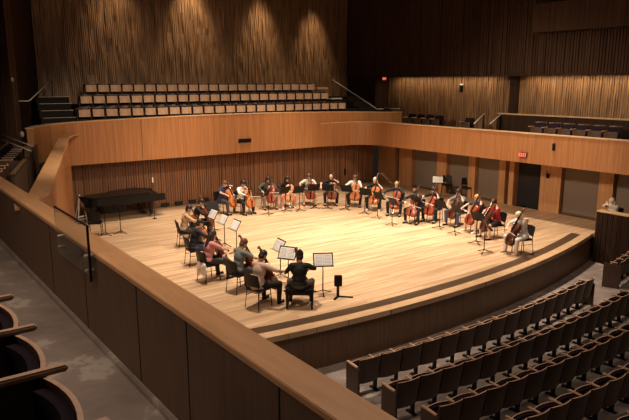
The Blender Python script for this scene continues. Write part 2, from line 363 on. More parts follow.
nrow = ['front', 'middle', 'top']; PIT = [.532, .523, .517]
for r, (n, x0) in enumerate([(25, 6.99), (24, 7.39), (23, 7.92)]):
    for k in range(n):
        choir.put((x0 + .265 + PIT[r] * k, TY[r] + .1, TZ[r]), 0, '%s folded tan choir seat from the left in the %s choir row' % (ORD[k], nrow[r]), 'folded choir seats behind the stage')
def end_panel(kind, p, rz, label):
    o = B().box((0, -.02, .33), (.04, .42, .66), bev=.01).build('end_panel', 'seat_dark')
    return o
# audience rows on arcs, backs to us, facing the stage
words = ['front', 'second', 'third', 'fourth', 'fifth', 'sixth', 'seventh', 'eighth']
for r in range(8):
    R = [34.47, 35.70, 36.78, 37.82, 38.85, 39.9, 40.9, 41.9][r]; n = 16 if r < 2 else 18
    x0 = [7.43, 7.27, 7.18, 7.42, 7.42, 7.42, 7.42, 7.42][r]
    a0 = math.asin((x0 - CX) / R)
    for k in range(n):
        a = a0 + .545 * (k + .5) / R
        p = (CX + R * math.sin(a), CY - R * math.cos(a), house_z(R))
        if not (in_view((p[0], p[1], p[2] + .8), 12) or in_view((p[0], p[1], p[2] + .5), 0)): continue
        s = aud.put(p, PI + a, '%s dark wooden folding seat from the left end of the %s audience row' % (ORD[k], words[r]), 'folding audience seats')
        if k == 0 or k == n - 1:
            sx = .275 if k == 0 else -.275
            B().box((sx, .0, .33), (.045, .44, .66), bev=.008).build('end_panel', 'seat_dark', s)
            B().box((sx, -.03, .675), (.06, .36, .03), bev=.006).build('end_armrest', 'seat_edge', s)
# right-hand block past the aisle
for r in range(2):
    for k in range(4):
        d = V((2.36, .45)).normalized(); p = V((18.1, 9.2)) + d * (.552 * (k + .5)) + V((d.y, -d.x)) * (1.05 * r)
        p = (p.x, p.y, house_z(34.2 + r))
        if not in_view((p[0], p[1], p[2] + .8), 12): continue
        s = aud.put(p, PI + math.atan2(d.y, d.x), '%s dark folding seat of the %s row in the right block beyond the aisle' % (ORD[k], words[r]), 'folding seats of the right block')
        if k == 0: B().box((.275, .0, .38), (.045, .50, .76), bev=.008).build('end_panel', 'seat_dark', s)
near = Proto(make_seat('house')); near.root.name = 'balcony_seat'; near.root['category'] = 'balcony seat'
# side balcony seats (right), and left tier seats
seat_names = []
for k in range(6): seat_names.append(((21.75, 14.75 - .56 * k * 1.08 - .2, 2.8), '%s folded seat from the left in the right balcony group of six' % ORD[k]))
for k in range(4): seat_names.append(((22.5, 22.35 - .60 * k, 2.8), '%s folded seat from the left in the far right balcony group' % ORD[k]))
seat_names.append(((22.0, 18.3, 2.8), 'lone folded seat beside the slanted steel rails on the right balcony'))
for p, l in seat_names: near.put(p, -PI / 2, l, 'folded seats on the right balcony')
d = (LB - LA).normalized(); nl = V((d.y, -d.x))
for g, (s0, nn, z) in enumerate([((2.62, 14.4), 5, 2.5), ((3.6, 17.7), 6, 2.5)]):
    q0 = V(s0); L = nn * .56
    o = thing('box_front', ['dark brown balcony box front nearest the parapet corner at left', 'dark brown balcony box front farther back at left'][g], 'box front', (q0.x, q0.y, z), math.atan2(d.y, d.x), 'box fronts of the left tier')
    B().box((L / 2, 0, .36), (L, .06, .74)).build('front_panel', 'fascia_dark', o)
    B().box((L / 2, 0, .755), (L + .04, .1, .05), bev=.01).build('top_rail', 'apron', o)
    B().box((L, .45, .36), (.06, .9, .74)).build('side_panel', 'fascia_dark', o)
    for k in range(nn):
        p = q0 + d * (.56 * (k + .5)) - nl * .55
        near.put((p.x, p.y, z + .02), face(nl), '%s seat counted from the near end behind the %s box front at left' % (ORD[k], ['nearer', 'farther'][g]), 'seats in the left balcony boxes')
# seats right beside the camera
for k in range(5):
    y = 1.55 + .56 * (k + .5)
    s = near.put((.40, y, 3.31), PI / 2, '%s plum folding seat from the near end beside the concrete walkway' % ORD[k], 'plum seats by the near parapet')

# ================================================================= FIXED FITTINGS
def tubes(name, label, cat, paths, r=.02, mat='rail', group=None, posts=None):
    o = thing(name, label, cat, paths[0][0], 0, group); z0 = V(paths[0][0])
    for p in paths: B().tube([V(q) - z0 for q in p], r).build('rail', mat, o, True)
    for p in posts or []: B().tube([V(q) - z0 for q in p], r * .9).build('post', 'black', o, True)
    return o
def atY(x, y, Y):
    d = FWD + RGT * (x - 314.5) / FPX - UPV * (y - 210) / FPX; t = Y / d.y; return V((d.x * t, Y, EYE + d.z * t))
def atX(x, y, X):
    d = FWD + RGT * (x - 314.5) / FPX - UPV * (y - 210) / FPX; t = X / d.x; return V((X, d.y * t, EYE + d.z * t))
p, q = atY(333, 80, 27.6), atY(377, 109, 24.4)
tubes('stair_handrail', 'sloping steel handrail right of the choir seats', 'handrail', [[p, q, q + V((.35, -.1, 0))]], .022, posts=[[p, p - V((0, 0, .9))], [q, q - V((0, 0, .85))]])
p, q = atY(51.5, 80, 26.8), atY(29, 101, 24.3)
tubes('stair_handrail', 'sloping steel handrail left of the choir stairs', 'handrail', [[p, q, q - V((.35, 0, 0))]], .022, posts=[[p, p - V((0, 0, .9))], [q, q - V((0, 0, 1))]])
p, q = at(0, 134, 3.75), at(33, 146.5, 3.5); w = at(31, 151, 3.4) - q
tubes('guard_rail', 'pair of thin steel rails in the left balcony boxes', 'railing', [[p, q], [p + w, q + w]], .016, posts=[[q, q - V((0, 0, 1))], [p, p - V((0, 0, 1.2))]])
for k, (a, c) in enumerate([((474, 124), (484, 114)), ((490, 124), (500, 115))]):
    p, q = atX(*a, 21.6), atX(*c, 22.6)
    tubes('slanted_rail', '%s of the two slanted steel rails on the right balcony' % ['left', 'right'][k], 'handrail', [[p, q]], .03, posts=[[p, (p.x, p.y, 2.8)], [q, (q.x, q.y, 2.8)]], group='slanted rails on the right balcony')
p, q = at(384, 108, 3.9), at(399, 109, 3.9)
tubes('guard_rail', 'short level steel rail at the far right balcony corner', 'railing', [[atX(384, 108, 23.2), atX(400, 109, 23.2)]], .02, posts=[[atX(384, 108, 23.2), atX(384, 118, 23.2)], [atX(400, 109, 23.2), atX(400, 118, 23.2)]])
b = B(); b.band([(22.7, 17.25), (22.7, 13.0), (22.62, 11.5), (22.4, 9.0), (22.3, 7)], 2.8, 3.83, .12); struct(b, 'wall_balcony_box', 'dark_wall')
b = B(); b.band([(22.68, 17.25), (22.68, 13.0), (22.6, 11.5), (22.38, 9.0), (22.28, 7)], 3.83, 3.88, .2); struct(b, 'trim_70', 'coping2')
# low slatted wall at the stage's right end
ribs('wall_stage_right', (20.42, 11.1), (20.42, 6.5), -1.05, .80, .06, .015, .04, 'dark_wall', 1, 9, -1)
struct(B().box((20.55, 8.8, .82), (.32, 4.6, .05), bev=.008), 'trim_71', 'coping2')
# glass screen on the near parapet
o = thing('glass_screen', 'clear glass screen clipped to the near parapet, standing above its oak rail', 'glass screen', (1.82, 7.05, 3.2))
B().box((0, 0, .26), (.014, 1.28, .56)).build('glass_pane', 'glass', o)
B().box((0, -.645, .245), (.022, .02, .60)).build('edge_strip', 'black', o)
B().box((0, 0, .545), (.018, 1.28, .012)).build('top_strip', 'black', o)
for y, z in ((.47, .22), (.47, .09), (-.57, .21), (-.57, .05)): B().tube([(-.03, y, z), (.06, y, z)], .013, 10).build('clip', 'rail', o)
# exit signs
def letters(b, txt, h, w, t, gap):
    x = 0
    for ch in txt:
        if ch == 'E': S = [((0, 0), (0, 1))] + [((0, y), (1, y)) for y in (0, .5, 1)]
        elif ch == 'X': S = [((0, 0), (1, 1)), ((0, 1), (1, 0))]
        elif ch == 'I': S = [((.5, 0), (.5, 1))]
        else: S = [((0, 1), (1, 1)), ((.5, 0), (.5, 1))]
        for p, q in S: b.beam((x + p[0] * w, 0, p[1] * h), (x + q[0] * w, 0, q[1] * h), t, .012)
        x += w + gap
    return x - gap
def exit_sign(loc, label, sc=1):
    o = thing('exit_sign', label, 'exit sign', loc, -PI / 2, 'red exit signs')
    B().box((0, 0, .11 * sc), (.36 * sc, .05, .22 * sc), bev=.006).build('sign_box', 'sign_body', o)
    b = B(); W = letters(b, 'EXIT', .13 * sc, .058 * sc, .018 * sc, .022 * sc)
    bmesh.ops.translate(b.bm, verts=b.bm.verts, vec=(-W / 2, -.03, .045 * sc)); b.build('sign_letters', 'red_glow', o)
exit_sign((20.40, 14.22, 2.37), 'red exit sign on the balcony front above the dark doorway', 1.0)
exit_sign((22.95, 24.75, 5.28), 'small red exit sign high on the dark wall at the balcony corner', .85)
p = atX(462.5, 87, 23.9); o = thing('wall_sconce', 'small dark wall lamp with pale top on the lit right balcony wall', 'wall lamp', (p.x - .08, p.y, p.z - .2))
B().box((0, 0, .12), (.12, .14, .34), bev=.01).build('lamp_body', 'black', o); B().box((0, 0, .32), (.1, .13, .07), bev=.01).build('lamp_top', 'paper', o)
p = atX(553.5, 147, 20.38); o = thing('wall_speaker', 'slim black fitting on the balcony front right of the exit sign', 'fitting', (p.x, p.y, p.z - .1))
B().box((0, 0, .1), (.09, .07, .26), bev=.01).build('casing', 'black', o); B().box((-.05, 0, .1), (.01, .05, .2)).build('grille', 'void', o)
p = atX(548, 175, 22.36); o = thing('wall_phone', 'black wall phone on the oak pillar right of the doorway', 'phone', (p.x, p.y, p.z - .1))
B().box((0, 0, .06), (.08, .11, .18), bev=.01).build('casing', 'black', o); B().tube([(-.05, .02, .0), (-.06, .02, .12), (-.05, .02, .26)], .02).build('handset', 'black', o)
o = thing('air_vent', 'black rectangular vent in the rear balcony front', 'vent', (13.55, 23.38, 2.72))
B().box((0, 0, 0), (.62, .05, .17), bev=.004).build('vent_frame', 'black', o)
for k in range(4): B().box((0, -.028, -.055 + .037 * k), (.56, .012, .012)).build('slat', 'blackpad', o)
for k in range(7):
    o = thing('floor_vent', '%s small dark vent from the piano along the back wall base' % ORD[k], 'vent', (10.2 + .62 * k, 24.38, .06), 0, 'wall base vents behind the stage')
    B().box((0, 0, .07), (.34, .05, .14), bev=.005).build('vent_frame', 'black', o); B().box((0, -.02, .07), (.28, .03, .09)).build('grille', 'void', o)
struct(B().box((8.97, 23.395, 3.0), (.012, .02, 1.5)), 'trim_72', 'black')
o = thing('post_lamp', 'slim dark post with a pale lamp head on the left balcony', 'lamp', at(15, 110, 4.3).to_tuple()); 
B().tube([(0, 0, -1.7), (0, 0, .95)], .03).build('post', 'slat_dark', o); B().ell((0, 0, .98), (.045, .045, .08)).build('lamp_head', 'coping', o, True)
p = at(22, 135, 3.7); o = thing('globe_lamp', 'small pale globe lamp by the left balcony rails', 'lamp', (p.x, p.y, 2.5))
B().tube([(0, 0, 0), (0, 0, 1.15)], .02).build('post', 'black', o); B().ell((0, 0, 1.22), (.06, .06, .09)).build('globe', 'rail', o, True)

# ================================================================= STAGE FURNITURE
def make_chair():
    t = thing('orchestra_chair', 'x', 'chair')
    b = B(); b.box((0, 0, .45), (.45, .43, .055), bev=.02); b.build('seat', 'blackpad', t)
    b = B(); curved(b, .43, .55, .86, .035, .035, .20, .06, r=.02); b.build('backrest', 'blackpad', t)
    for sx in (-1, 1):
        B().tube([(sx * .20, -.18, .43), (sx * .215, -.21, 0)], .013).build('leg', 'black', t)
        B().tube([(sx * .20, .26, .80), (sx * .20, .20, .44), (sx * .215, .25, 0)], .013).build('leg', 'black', t)
        B().tube([(sx * .205, -.19, .30), (sx * .205, .21, .30)], .009).build('stretcher', 'black', t)
    return t
chairP = Proto(make_chair())
def make_stand(H=.90):
    t = thing('music_stand', 'x', 'music stand')
    R = Matrix.Rotation(math.radians(30), 3, 'X')
    b = B(); b.box((0, .0, H), (.50, .012, .34), R, .003); dk = b.build('desk', 'black', t)
    lo = V((0, .045, H)) + R @ V((0, 0, -.165)); B().box(lo, (.50, .07, .012), R).build('lip', 'black', dk)
    B().tube([(0, -.03, H - .02), (0, -.03, .06)], [.013, .016], 8).build('pole', 'black', t)
    for a in (90, 210, 330):
        a = math.radians(a); B().tube([(0, -.03, .10), (.16 * math.cos(a), -.03 + .16 * math.sin(a), .03), (.26 * math.cos(a), -.03 + .26 * math.sin(a), .012)], .012, 6).build('leg', 'black', t)
    return t
standP = Proto(make_stand())
def make_sheet():
    t = thing('sheet_music', 'x', 'sheet music')
    b = B()
    for sx in (-1, 1): b.box((sx * .112, 0, 0), (.218, .004, .29))
    b.build('page', 'paper', t)
    rnd = random.Random(3); b = B()
    for sx in (-1, 1):
        for k in range(7): b.box((sx * .112, .003, -.115 + .036 * k), (.17, .002, .006))
    b.build('printed_staves', 'ink', t); return t
sheetP = Proto(make_sheet())
def stand(loc, look, label, sheet=None):
    """look: direction from the stand to its reader"""
    rz = math.atan2(-look[0], look[1])
    s = standP.put((loc[0], loc[1], 0), rz, label, 'black music stands')
    if sheet:
        M4 = Matrix.Translation((loc[0], loc[1], 0)) @ Matrix.Rotation(rz, 4, 'Z') @ Matrix.Translation((0, .0, .90)) @ Matrix.Rotation(math.radians(30), 4, 'X') @ Matrix.Translation((0, .0085, -.01))
        h = sheetP.put((0, 0, 0), 0, sheet, 'white sheet music on the stands'); h.matrix_world = M4
    return s

# ---- cello
def make_cello():
    t = thing('cello', 'x', 'cello')
    prof = [(0, .0), (.09, .004), (.16, .03), (.205, .09), (.22, .16), (.213, .23), (.185, .29), (.15, .325), (.166, .33), (.128, .36), (.113, .42), (.12, .475), (.155, .50), (.143, .505), (.165, .55), (.172, .61), (.158, .67), (.12, .72), (.07, .745), (.03, .752)]
    out = [(x, z) for x, z in prof] + [(-x, z) for x, z in prof[:0:-1]]
    def ring(sc, y, zc=.37): return [(x * sc, y, zc + (z - zc) * sc) for x, z in out]
    b = B(); b.loft([ring(.35, .085), ring(.8, .074), ring(.96, .058), ring(1, .052), ring(.975, .05), ring(.975, -.05), ring(1, -.052), ring(.96, -.062), ring(.8, -.082), ring(.35, -.098)])
    b.build('body', 'varnish_red', t)
    B().box((0, -.075, .87), (.028, .03, .30), bev=.006).build('neck', 'varnish_brown', t)
    b = B(); b.loft([[(-.016, -.098, 1.04), (.016, -.098, 1.04), (.016, -.085, 1.04), (-.016, -.085, 1.04)], [(-.03, -.128, .47), (.03, -.128, .47), (.03, -.112, .47), (-.03, -.112, .47)]]); b.build('fingerboard', 'black', t)
    b = B(); b.box((0, -.07, 1.09), (.03, .035, .12), Matrix.Rotation(.2, 3, 'X'), .005)
    b.tube([(0, -.055 + .032 * math.cos(a) * (1 - a / 14), 1.165 + .032 * math.sin(a) * (1 - a / 14)) for a in [k * .5 for k in range(14)]], .016, 8)
    sc = b.build('scroll', 'varnish_brown', t)
    for s in (-1, 1):
        for z in (1.06, 1.11): B().tube([(0, -.07, z), (s * .06, -.07, z)], [.006, .009], 6).build('peg', 'black', sc)
    b = B(); b.loft([[(-.045, -.092, .30), (.045, -.092, .30), (.045, -.080, .30), (-.045, -.080, .30)], [(-.028, -.165, .308), (.028, -.165, .308), (.028, -.158, .308), (-.028, -.158, .308)]]); b.build('bridge', 'varnish_amber', t)
    b = B(); b.loft([[(-.028, -.145, .25), (.028, -.145, .25), (.028, -.135, .25), (-.028, -.135, .25)], [(-.014, -.075, .01), (.014, -.075, .01), (.014, -.065, .01), (-.014, -.065, .01)]]); b.build('tailpiece', 'black', t)
    b = B()
    for k in range(4): x = -.018 + .012 * k; b.tube([(x * .6, -.102, 1.05), (x * 1.2, -.168, .305), (x, -.15, .24)], .0014, 4)
    b.build('strings', 'steel', t)
    for s in (-1, 1): B().tube([(s * (.075 + .02 * math.sin(a)), -.089 + .0006 * k, .26 + .02 * k) for k, a in enumerate([-1.4, -1, -.5, 0, .5, 1, 1.4])], .005, 5).build('f_hole', 'black', t)
    B().tube([(0, 0, .01), (0, 0, -.33)], [.008, .004], 6).build('endpin', 'steel', t)
    return t
celloP = Proto(make_cello())
def make_bow():
    t = thing('cello_bow', 'x', 'bow')
    B().tube([(0, 0, 0), (.2, 0, -.004), (.45, 0, -.010), (.70, 0, -.002)], [.006, .006, .005, .004], 6).build('stick', 'varnish_brown', t)
    B().box((.06, 0, -.016), (.05, .014, .024), bev=.003).build('frog', 'black', t)
    B().beam((.07, 0, -.026), (.70, 0, -.022), .010, .002).build('hair_ribbon', 'paper', t)
    B().box((.70, 0, -.012), (.012, .008, .026)).build('bow_tip', 'varnish_brown', t)
    return t
bowP = Proto(make_bow())

# ---- people
def remesh(b, vox, it=4, fac=.5):
    me = bpy.data.meshes.new('t'); bmesh.ops.recalc_face_normals(b.bm, faces=b.bm.faces); b.bm.to_mesh(me); b.bm.free()
    o = bpy.data.objects.new('t', me); C.objects.link(o)
    m = o.modifiers.new('r', 'REMESH'); m.mode = 'VOXEL'; m.voxel_size = vox
    s = o.modifiers.new('s', 'SMOOTH'); s.iterations = it; s.factor = fac
    dg = bpy.context.evaluated_depsgraph_get(); out = bpy.data.meshes.new_from_object(o.evaluated_get(dg))
    bpy.data.objects.remove(o); bpy.data.meshes.remove(me)
    out.polygons.foreach_set('use_smooth', [True] * len(out.polygons)); return out
def ik(s, w, hint, l1=.285, l2=.255):
    d = w - s; L = min(d.length, l1 + l2 - .005); u = d.normalized(); a = (l1 * l1 - l2 * l2 + L * L) / (2 * L); h = math.sqrt(max(0, l1 * l1 - a * a))
    hn = (hint - u * hint.dot(u)).normalized(); return s + u * a + hn * h, s + u * L
def hand(b, w, d, palm, side, curl):
    """palm and five bent fingers from wrist w along d, palm facing direction palm"""
    d = d.normalized(); pn = (palm - d * palm.dot(d)).normalized(); ac = d.cross(pn) * side
    R = Matrix((ac, pn, d)).transposed()
    b.ell(w + d * .05, (.04, .016, .052), R, 10, 8)
    for k, L in enumerate((.066, .078, .072, .056)):
        p = w + d * .085 + ac * (.030 - .020 * k)
        q = p + (d * math.cos(curl * .6) + pn * math.sin(curl * .6)) * L * .55; e = q + (d * math.cos(curl * 1.7) + pn * math.sin(curl * 1.7)) * L * .55
        b.cap(p, q, .0095, .0085, 6); b.cap(q, e, .0085, .0075, 6)
    t0 = w + d * .025 + ac * .032; t1 = t0 + (ac * .7 + d * .7 + pn * .35).normalized() * .042; t2 = t1 + (d * .8 + pn * .7).normalized() * .032
    b.cap(t0, t1, .012, .0105, 6); b.cap(t1, t2, .0105, .0085, 6)
def person(label, pos, rotz, skin='light', hair='dark', style='short', top='black', sleeve='long', bottom='black', legs='long', lean=8, yaw=0, nod=10, rhand=None, lhand=None, rpalm=(0, .3, -1), lpalm=(0, 1, .1), rhint=(-1, .4, -.5), lhint=(1, .3, -.5), shoes='black', knees=.27, scale=1.0, hem=None, kneey=-.43):
    RL = Matrix.Rotation(math.radians(lean), 3, 'X'); H = V((0, .03, .53))
    def up(p): return H + RL @ (V(p) - H)
    sL, sR = up((.185, .03, 1.015)), up((-.185, .03, 1.015))
    wL = V(lhand) if lhand else V((.2, -.35, .62)); wR = V(rhand) if rhand else V((-.2, -.35, .62))
    eL, wL = ik(sL, wL, V(lhint)); eR, wR = ik(sR, wR, V(rhint))
    hips = [V((s * .09, .02, .53)) for s in (1, -1)]; kn = [V((s * knees, kneey, .505)) for s in (1, -1)]; an = [V((s * (knees - .02), kneey - .0, .085)) for s in (1, -1)]
    HR = RL @ Matrix.Rotation(math.radians(yaw), 3, 'Z') @ Matrix.Rotation(math.radians(nod), 3, 'X')
    HC = up((0, -.035, 1.225)); 
    def hd(p): return HC + HR @ V(p)
    def torso(b, g):
        b.ell((0, .03, .56), (.175 + g, .135 + g, .13 + g)); b.ell(up((0, .045, .70)), (.145 + g, .11 + g, .16), RL); b.ell(up((0, .03, .88)), (.17 + g, .118 + g, .18 + g), RL)
        b.cap(up((-.14, .035, 1.01)), up((.14, .035, 1.01)), .066 + g, .066 + g)
    b = B(); torso(b, 0)
    b.cap(up((0, .03, 1.03)), hd((0, .02, -.06)), .06, .054)
    b.ell(hd((0, .0, .02)), (.077, .096, .1), HR); b.ell(hd((0, -.03, -.035)), (.062, .068, .085), HR); b.ell(hd((0, -.052, -.088)), (.038, .038, .03), HR)
    b.cap(hd((0, -.092, .01)), hd((0, -.112, -.03)), .010, .014, 8)
    for s in (-1, 1): b.ell(hd((s * .078, .008, -.008)), (.012, .02, .032), HR, 8, 6)
    for s, e, w, sh in ((1, eL, wL, sL), (-1, eR, wR, sR)):
        b.cap(sh, e, .054, .040); b.cap(e, w, .041, .027)
    hand(b, wL, (wL - eL) + V((-.1, -.02, .03)), V(lpalm), 1, .75); hand(b, wR, (wR - eR), V(rpalm), -1, .75)
    for h, k, a in zip(hips, kn, an):
        b.cap(h, k, .088, .06); b.cap(k, a, .058, .036); b.cap(a, a + V((0, -.13, -.05)), .036, .03)
    body = link('person', remesh(b, .0085, 4)); body.data.materials.append(M['skin_' + skin])
    body.location = pos; body.rotation_euler = (0, 0, rotz); body.scale = (scale,) * 3; tag(body, label, 'person')
    # clothes
    b = B(); torso(b, .013); b.cap(up((0, .03, 1.04)), up((0, .01, 1.075)), .068, .062)
    if hem: b.cap(V((0, .03, .5)), V((0, .03, .6)), .19, .18)
    for e, w, sh in ((eL, wL, sL), (eR, wR, sR)):
        if sleeve == 'long': b.cap(sh, e, .068, .053); b.cap(e, e.lerp(w, .93), .054, .038)
        elif sleeve == 'short': b.cap(sh, sh.lerp(e, .68), .070, .062)
        else: b.ell(sh, (.062, .062, .062))
    o = link('shirt', remesh(b, .014, 3), body); o.data.materials.append(M['cloth_' + top])
    b = B(); b.ell((0, .03, .55), (.19, .15, .12))
    for h, k, a in zip(hips, kn, an):
        if legs == 'long': b.cap(h, k, .104, .076); b.cap(k, a + V((0, 0, .02)), .074, .058)
        elif legs == 'shorts': b.cap(h, h.lerp(k, .86), .106, .09)
    if legs == 'skirt':
        b.cap(hips[0], kn[0] + V((-.03, 0, 0)), .12, .09); b.cap(hips[1], kn[1] + V((.03, 0, 0)), .12, .09); b.ell((0, -.2, .5), (.22, .26, .08))
    o = link('trousers' if legs == 'long' else legs, remesh(b, .015, 3), body); o.data.materials.append(M['cloth_' + bottom])
    for a in an:
        b = B(); b.cap(a + V((0, .015, -.045)), a + V((0, -.15, -.05)), .042, .036); b.box(a + V((0, -.065, -.077)), (.075, .24, .016), bev=.006)
        b.build('shoe', 'cloth_' + shoes if shoes != 'bare' else 'skin_' + skin, body, True)
    b = B()
    if style != 'bald': b.ell(hd((0, .008, .055)), (.091, .106, .096), HR); b.ell(hd((0, .045, -.02)), (.085, .068, .08), HR)
    if style == 'bald': b.ell(hd((0, .03, .035)), (.081, .085, .088), HR); b.ell(hd((0, .045, -.02)), (.078, .06, .06), HR)
    if style == 'long':
        for s in (-1, 1): b.cap(hd((s * .07, .02, .01)), hd((s * .085, .03, -.2)), .04, .035)
        b.cap(hd((0, .07, .0)), hd((0, .10, -.30)), .075, .055)
    if style == 'bob':
        for s in (-1, 1): b.cap(hd((s * .072, .02, .01)), hd((s * .078, .02, -.1)), .04, .034)
        b.cap(hd((0, .07, .0)), hd((0, .08, -.12)), .07, .06)
    if style == 'bun': b.ell(hd((0, .075, .125)), (.05, .05, .048))
    if style == 'pony': b.ell(hd((0, .12, .05)), (.03, .03, .03)); b.cap(hd((0, .14, .04)), hd((0, .16, -.16)), .036, .015)
    if style == 'cap': b.ell(hd((0, .01, .06)), (.095, .105, .085), HR); b.box(hd((0, -.11, .055)), (.13, .1, .015), HR, .005)
    o = link('hair', remesh(b, .011, 3), body); o.data.materials.append(M['hair_' + hair])
    for s in (-1, 1): B().ell(hd((s * .03, -.086, .0)), (.013, .008, .009), HR, 8, 6).build('eye', 'eye', body, True)
    B().ell(hd((0, -.094, -.066)), (.022, .008, .006), HR, 8, 6).build('mouth', 'lip', body, True)
    return body
RNGP = random.Random(5)
def cellist(desc, pos, look, varnish, phase=.5, chair='black stacking chair', seat=None, place=None, twist=0, **kw):
    """pos: point under the hips; look: direction faced"""
    rz = face(look); T = Matrix.Translation((pos[0], pos[1], 0)) @ Matrix.Rotation(rz, 4, 'Z')
    tip = V((0, -.70, .0)); top = V((.115, -.09, 1.36)); u = (top - tip).normalized()
    nrm = (V((-.12 + twist, -1, 0)) - u * V((-.12 + twist, -1, 0)).dot(u)).normalized()   # front of the cello
    X = nrm.cross(u) * -1; X = (u.cross(nrm)) * -1
    Rm = Matrix(((-nrm).cross(u).normalized(), -nrm, u)).transposed()
    Tc = T @ Matrix.Translation(tip + u * .33) @ Rm.to_4x4()
    c = celloP.put((0, 0, 0), 0, '%s cello of the %s' % ({'red': 'red-brown', 'orange': 'orange', 'brown': 'brown', 'dark': 'dark brown', 'amber': 'amber'}[varnish], desc), 'cellos on the stage'); c.matrix_world = Tc
    for ch in c.children:
        if ch.name.startswith('body'): ch.material_slots[0].link = 'OBJECT'; ch.material_slots[0].material = M['varnish_' + varnish]
    contact = tip + u * .33 + u * .40 + nrm * .155
    bd = (Rm @ V((1, 0, -.10))).normalized()            # bow runs to the player's left
    rh = contact - bd * (.12 + .42 * phase)
    fpos = tip + u * (.33 + .86 + .07 * RNGP.uniform(-1, 1)); lh = fpos - nrm * .03
    bw = bowP.put((0, 0, 0), 0, 'cello bow of the %s' % desc, 'cello bows on the stage')
    by = nrm; bz = bd.cross(by).normalized(); bw.matrix_world = T @ Matrix.Translation(rh + nrm * .01) @ Matrix((bd, bd.cross(-nrm).normalized(), -nrm)).transposed().to_4x4()
    wr = rh + V((-.03, .07, .05)); wl = lh + V((.055, .05, -.02))
    p = person(desc + (' ' + place if place else ''), (pos[0], pos[1], 0), rz, rhand=wr, lhand=wl, rpalm=(.2, -.3, -1), lpalm=(-.8, -.1, .1), rhint=(-1, .2, -.1), lhint=(.8, .0, -.8), **kw)
    if seat != 'bench': chairP.put((pos[0] + .0 - .0, pos[1], 0), rz, '%s under %s' % (chair, desc), 'black chairs on the stage')
    return p
F0 = V((11.6, 14.6))
def hip(px, py, look, z=1.24, off=.13):
    d = V(look).normalized(); p = at(px, py, z).to_2d() - d * off; return p
# rear and right arc, named by what they wear (seen from the front)
ARC = [
 ((224, 183), 'orange', dict(desc='cellist in navy t-shirt and dark trousers', skin='light', hair='auburn', style='short', top='navy', sleeve='short', bottom='charcoal', yaw=-10, nod=16)),
 ((243, 183), 'orange', dict(desc='cellist in white long-sleeved shirt beside the navy t-shirt', skin='tan', hair='black', style='short', top='white', bottom='black', nod=20)),
 ((268, 179), 'red', dict(desc='long-haired cellist in dark green top and khaki trousers', skin='light', hair='dark', style='long', top='green', bottom='khaki')),
 ((287, 178), 'amber', dict(desc='long-haired cellist in black top and pale trousers', skin='light', hair='dark', style='long', top='black', sleeve='long', bottom='pink', shoes='white')),
 ((309, 176), 'red', dict(desc='cellist in mint short-sleeved shirt and dark shorts', skin='light', hair='auburn', style='short', top='mint', sleeve='short', bottom='charcoal', legs='shorts')),
 ((331, 176), 'brown', dict(desc='balding cellist in black t-shirt facing front', skin='fair', hair='brown', style='bald', top='black', sleeve='short', bottom='black', nod=4)),
 ((355, 177), 'orange', dict(desc='dark-haired cellist in white shirt and black trousers', skin='light', hair='auburn', style='short', top='white', bottom='black')),
 ((375, 180), 'orange', dict(desc='white-haired cellist in black sleeveless top', skin='fair', hair='pale', style='bob', top='black', sleeve='short', bottom='black', shoes='white')),
 ((397, 184), 'red', dict(desc='fair-haired cellist in black jacket with arm stretched out', skin='fair', hair='blond', style='short', top='black', bottom='black', phase=.9)),
 ((416, 190), 'red', dict(desc='brown-haired cellist in black long sleeves bending low', skin='light', hair='brown', style='short', top='black', bottom='black', lean=16, nod=24)),
 ((434, 189), 'red', dict(desc='dark-haired cellist in black top with bare forearms', skin='light', hair='black', style='short', top='black', sleeve='short', bottom='black')),
 ((458, 192), 'dark', dict(desc='dark-haired cellist in grey t-shirt before the spare chairs', skin='light', hair='black', style='short', top='grey', sleeve='short', bottom='denim')),
 ((478, 197), 'red', dict(desc='blond cellist in grey t-shirt and khaki shorts', skin='fair', hair='blond', style='short', top='charcoal', sleeve='short', bottom='khaki', legs='shorts', shoes='white')),
 ((494, 202), 'dark', dict(desc='cellist in red t-shirt and black shorts', skin='light', hair='dark', style='short', top='red', sleeve='short', bottom='black', legs='shorts')),
 ((521, 214), 'dark', dict(desc='white-haired cellist in white top and white trousers', skin='fair', hair='pale', style='bob', top='white', sleeve='short', bottom='white', shoes='bare', lean=14, nod=20)),
]
ARCST = [(240.6, 212.6), (250.7, 210), (283, 209.6), (295, 207), (312.6, 206), (327.7, 206.7), (347, 207.6), (365.6, 213), (375, 211.5), (401, 218), (418, 223.5), (441.4, 228), (458, 233.6), (482.5, 245), (496.7, 251)]
for i, ((hx, hy), var, kw) in enumerate(ARC):
    c0 = at(hx, hy, 1.22).to_2d(); look = (F0 - c0).normalized()
    if i == 14: look = V((-.93, .25)).normalized()
    if i == 0: look = V((.5, -.87)).normalized()
    if i == 1: look = V((.2, -.98)).normalized()
    p = hip(hx, hy, look); kw.setdefault('phase', RNGP.uniform(.25, .8)); kw.setdefault('lean', RNGP.uniform(5, 11)); kw.setdefault('yaw', RNGP.uniform(-25, 8)); kw.setdefault('nod', RNGP.uniform(8, 18))
    cellist(pos=p, look=look, varnish=var, twist=RNGP.uniform(-.15, .15), **kw)
    s = at(*ARCST[i]).to_2d(); v = s - p
    along = max(1.05, v.dot(look)); side = v - look * v.dot(look)
    if side.length > .45: side = side.normalized() * .45
    s = p + look * along + side
    stand((s.x, s.y), tuple((p - s).normalized()), 'black music stand in front of the %s' % kw['desc'])
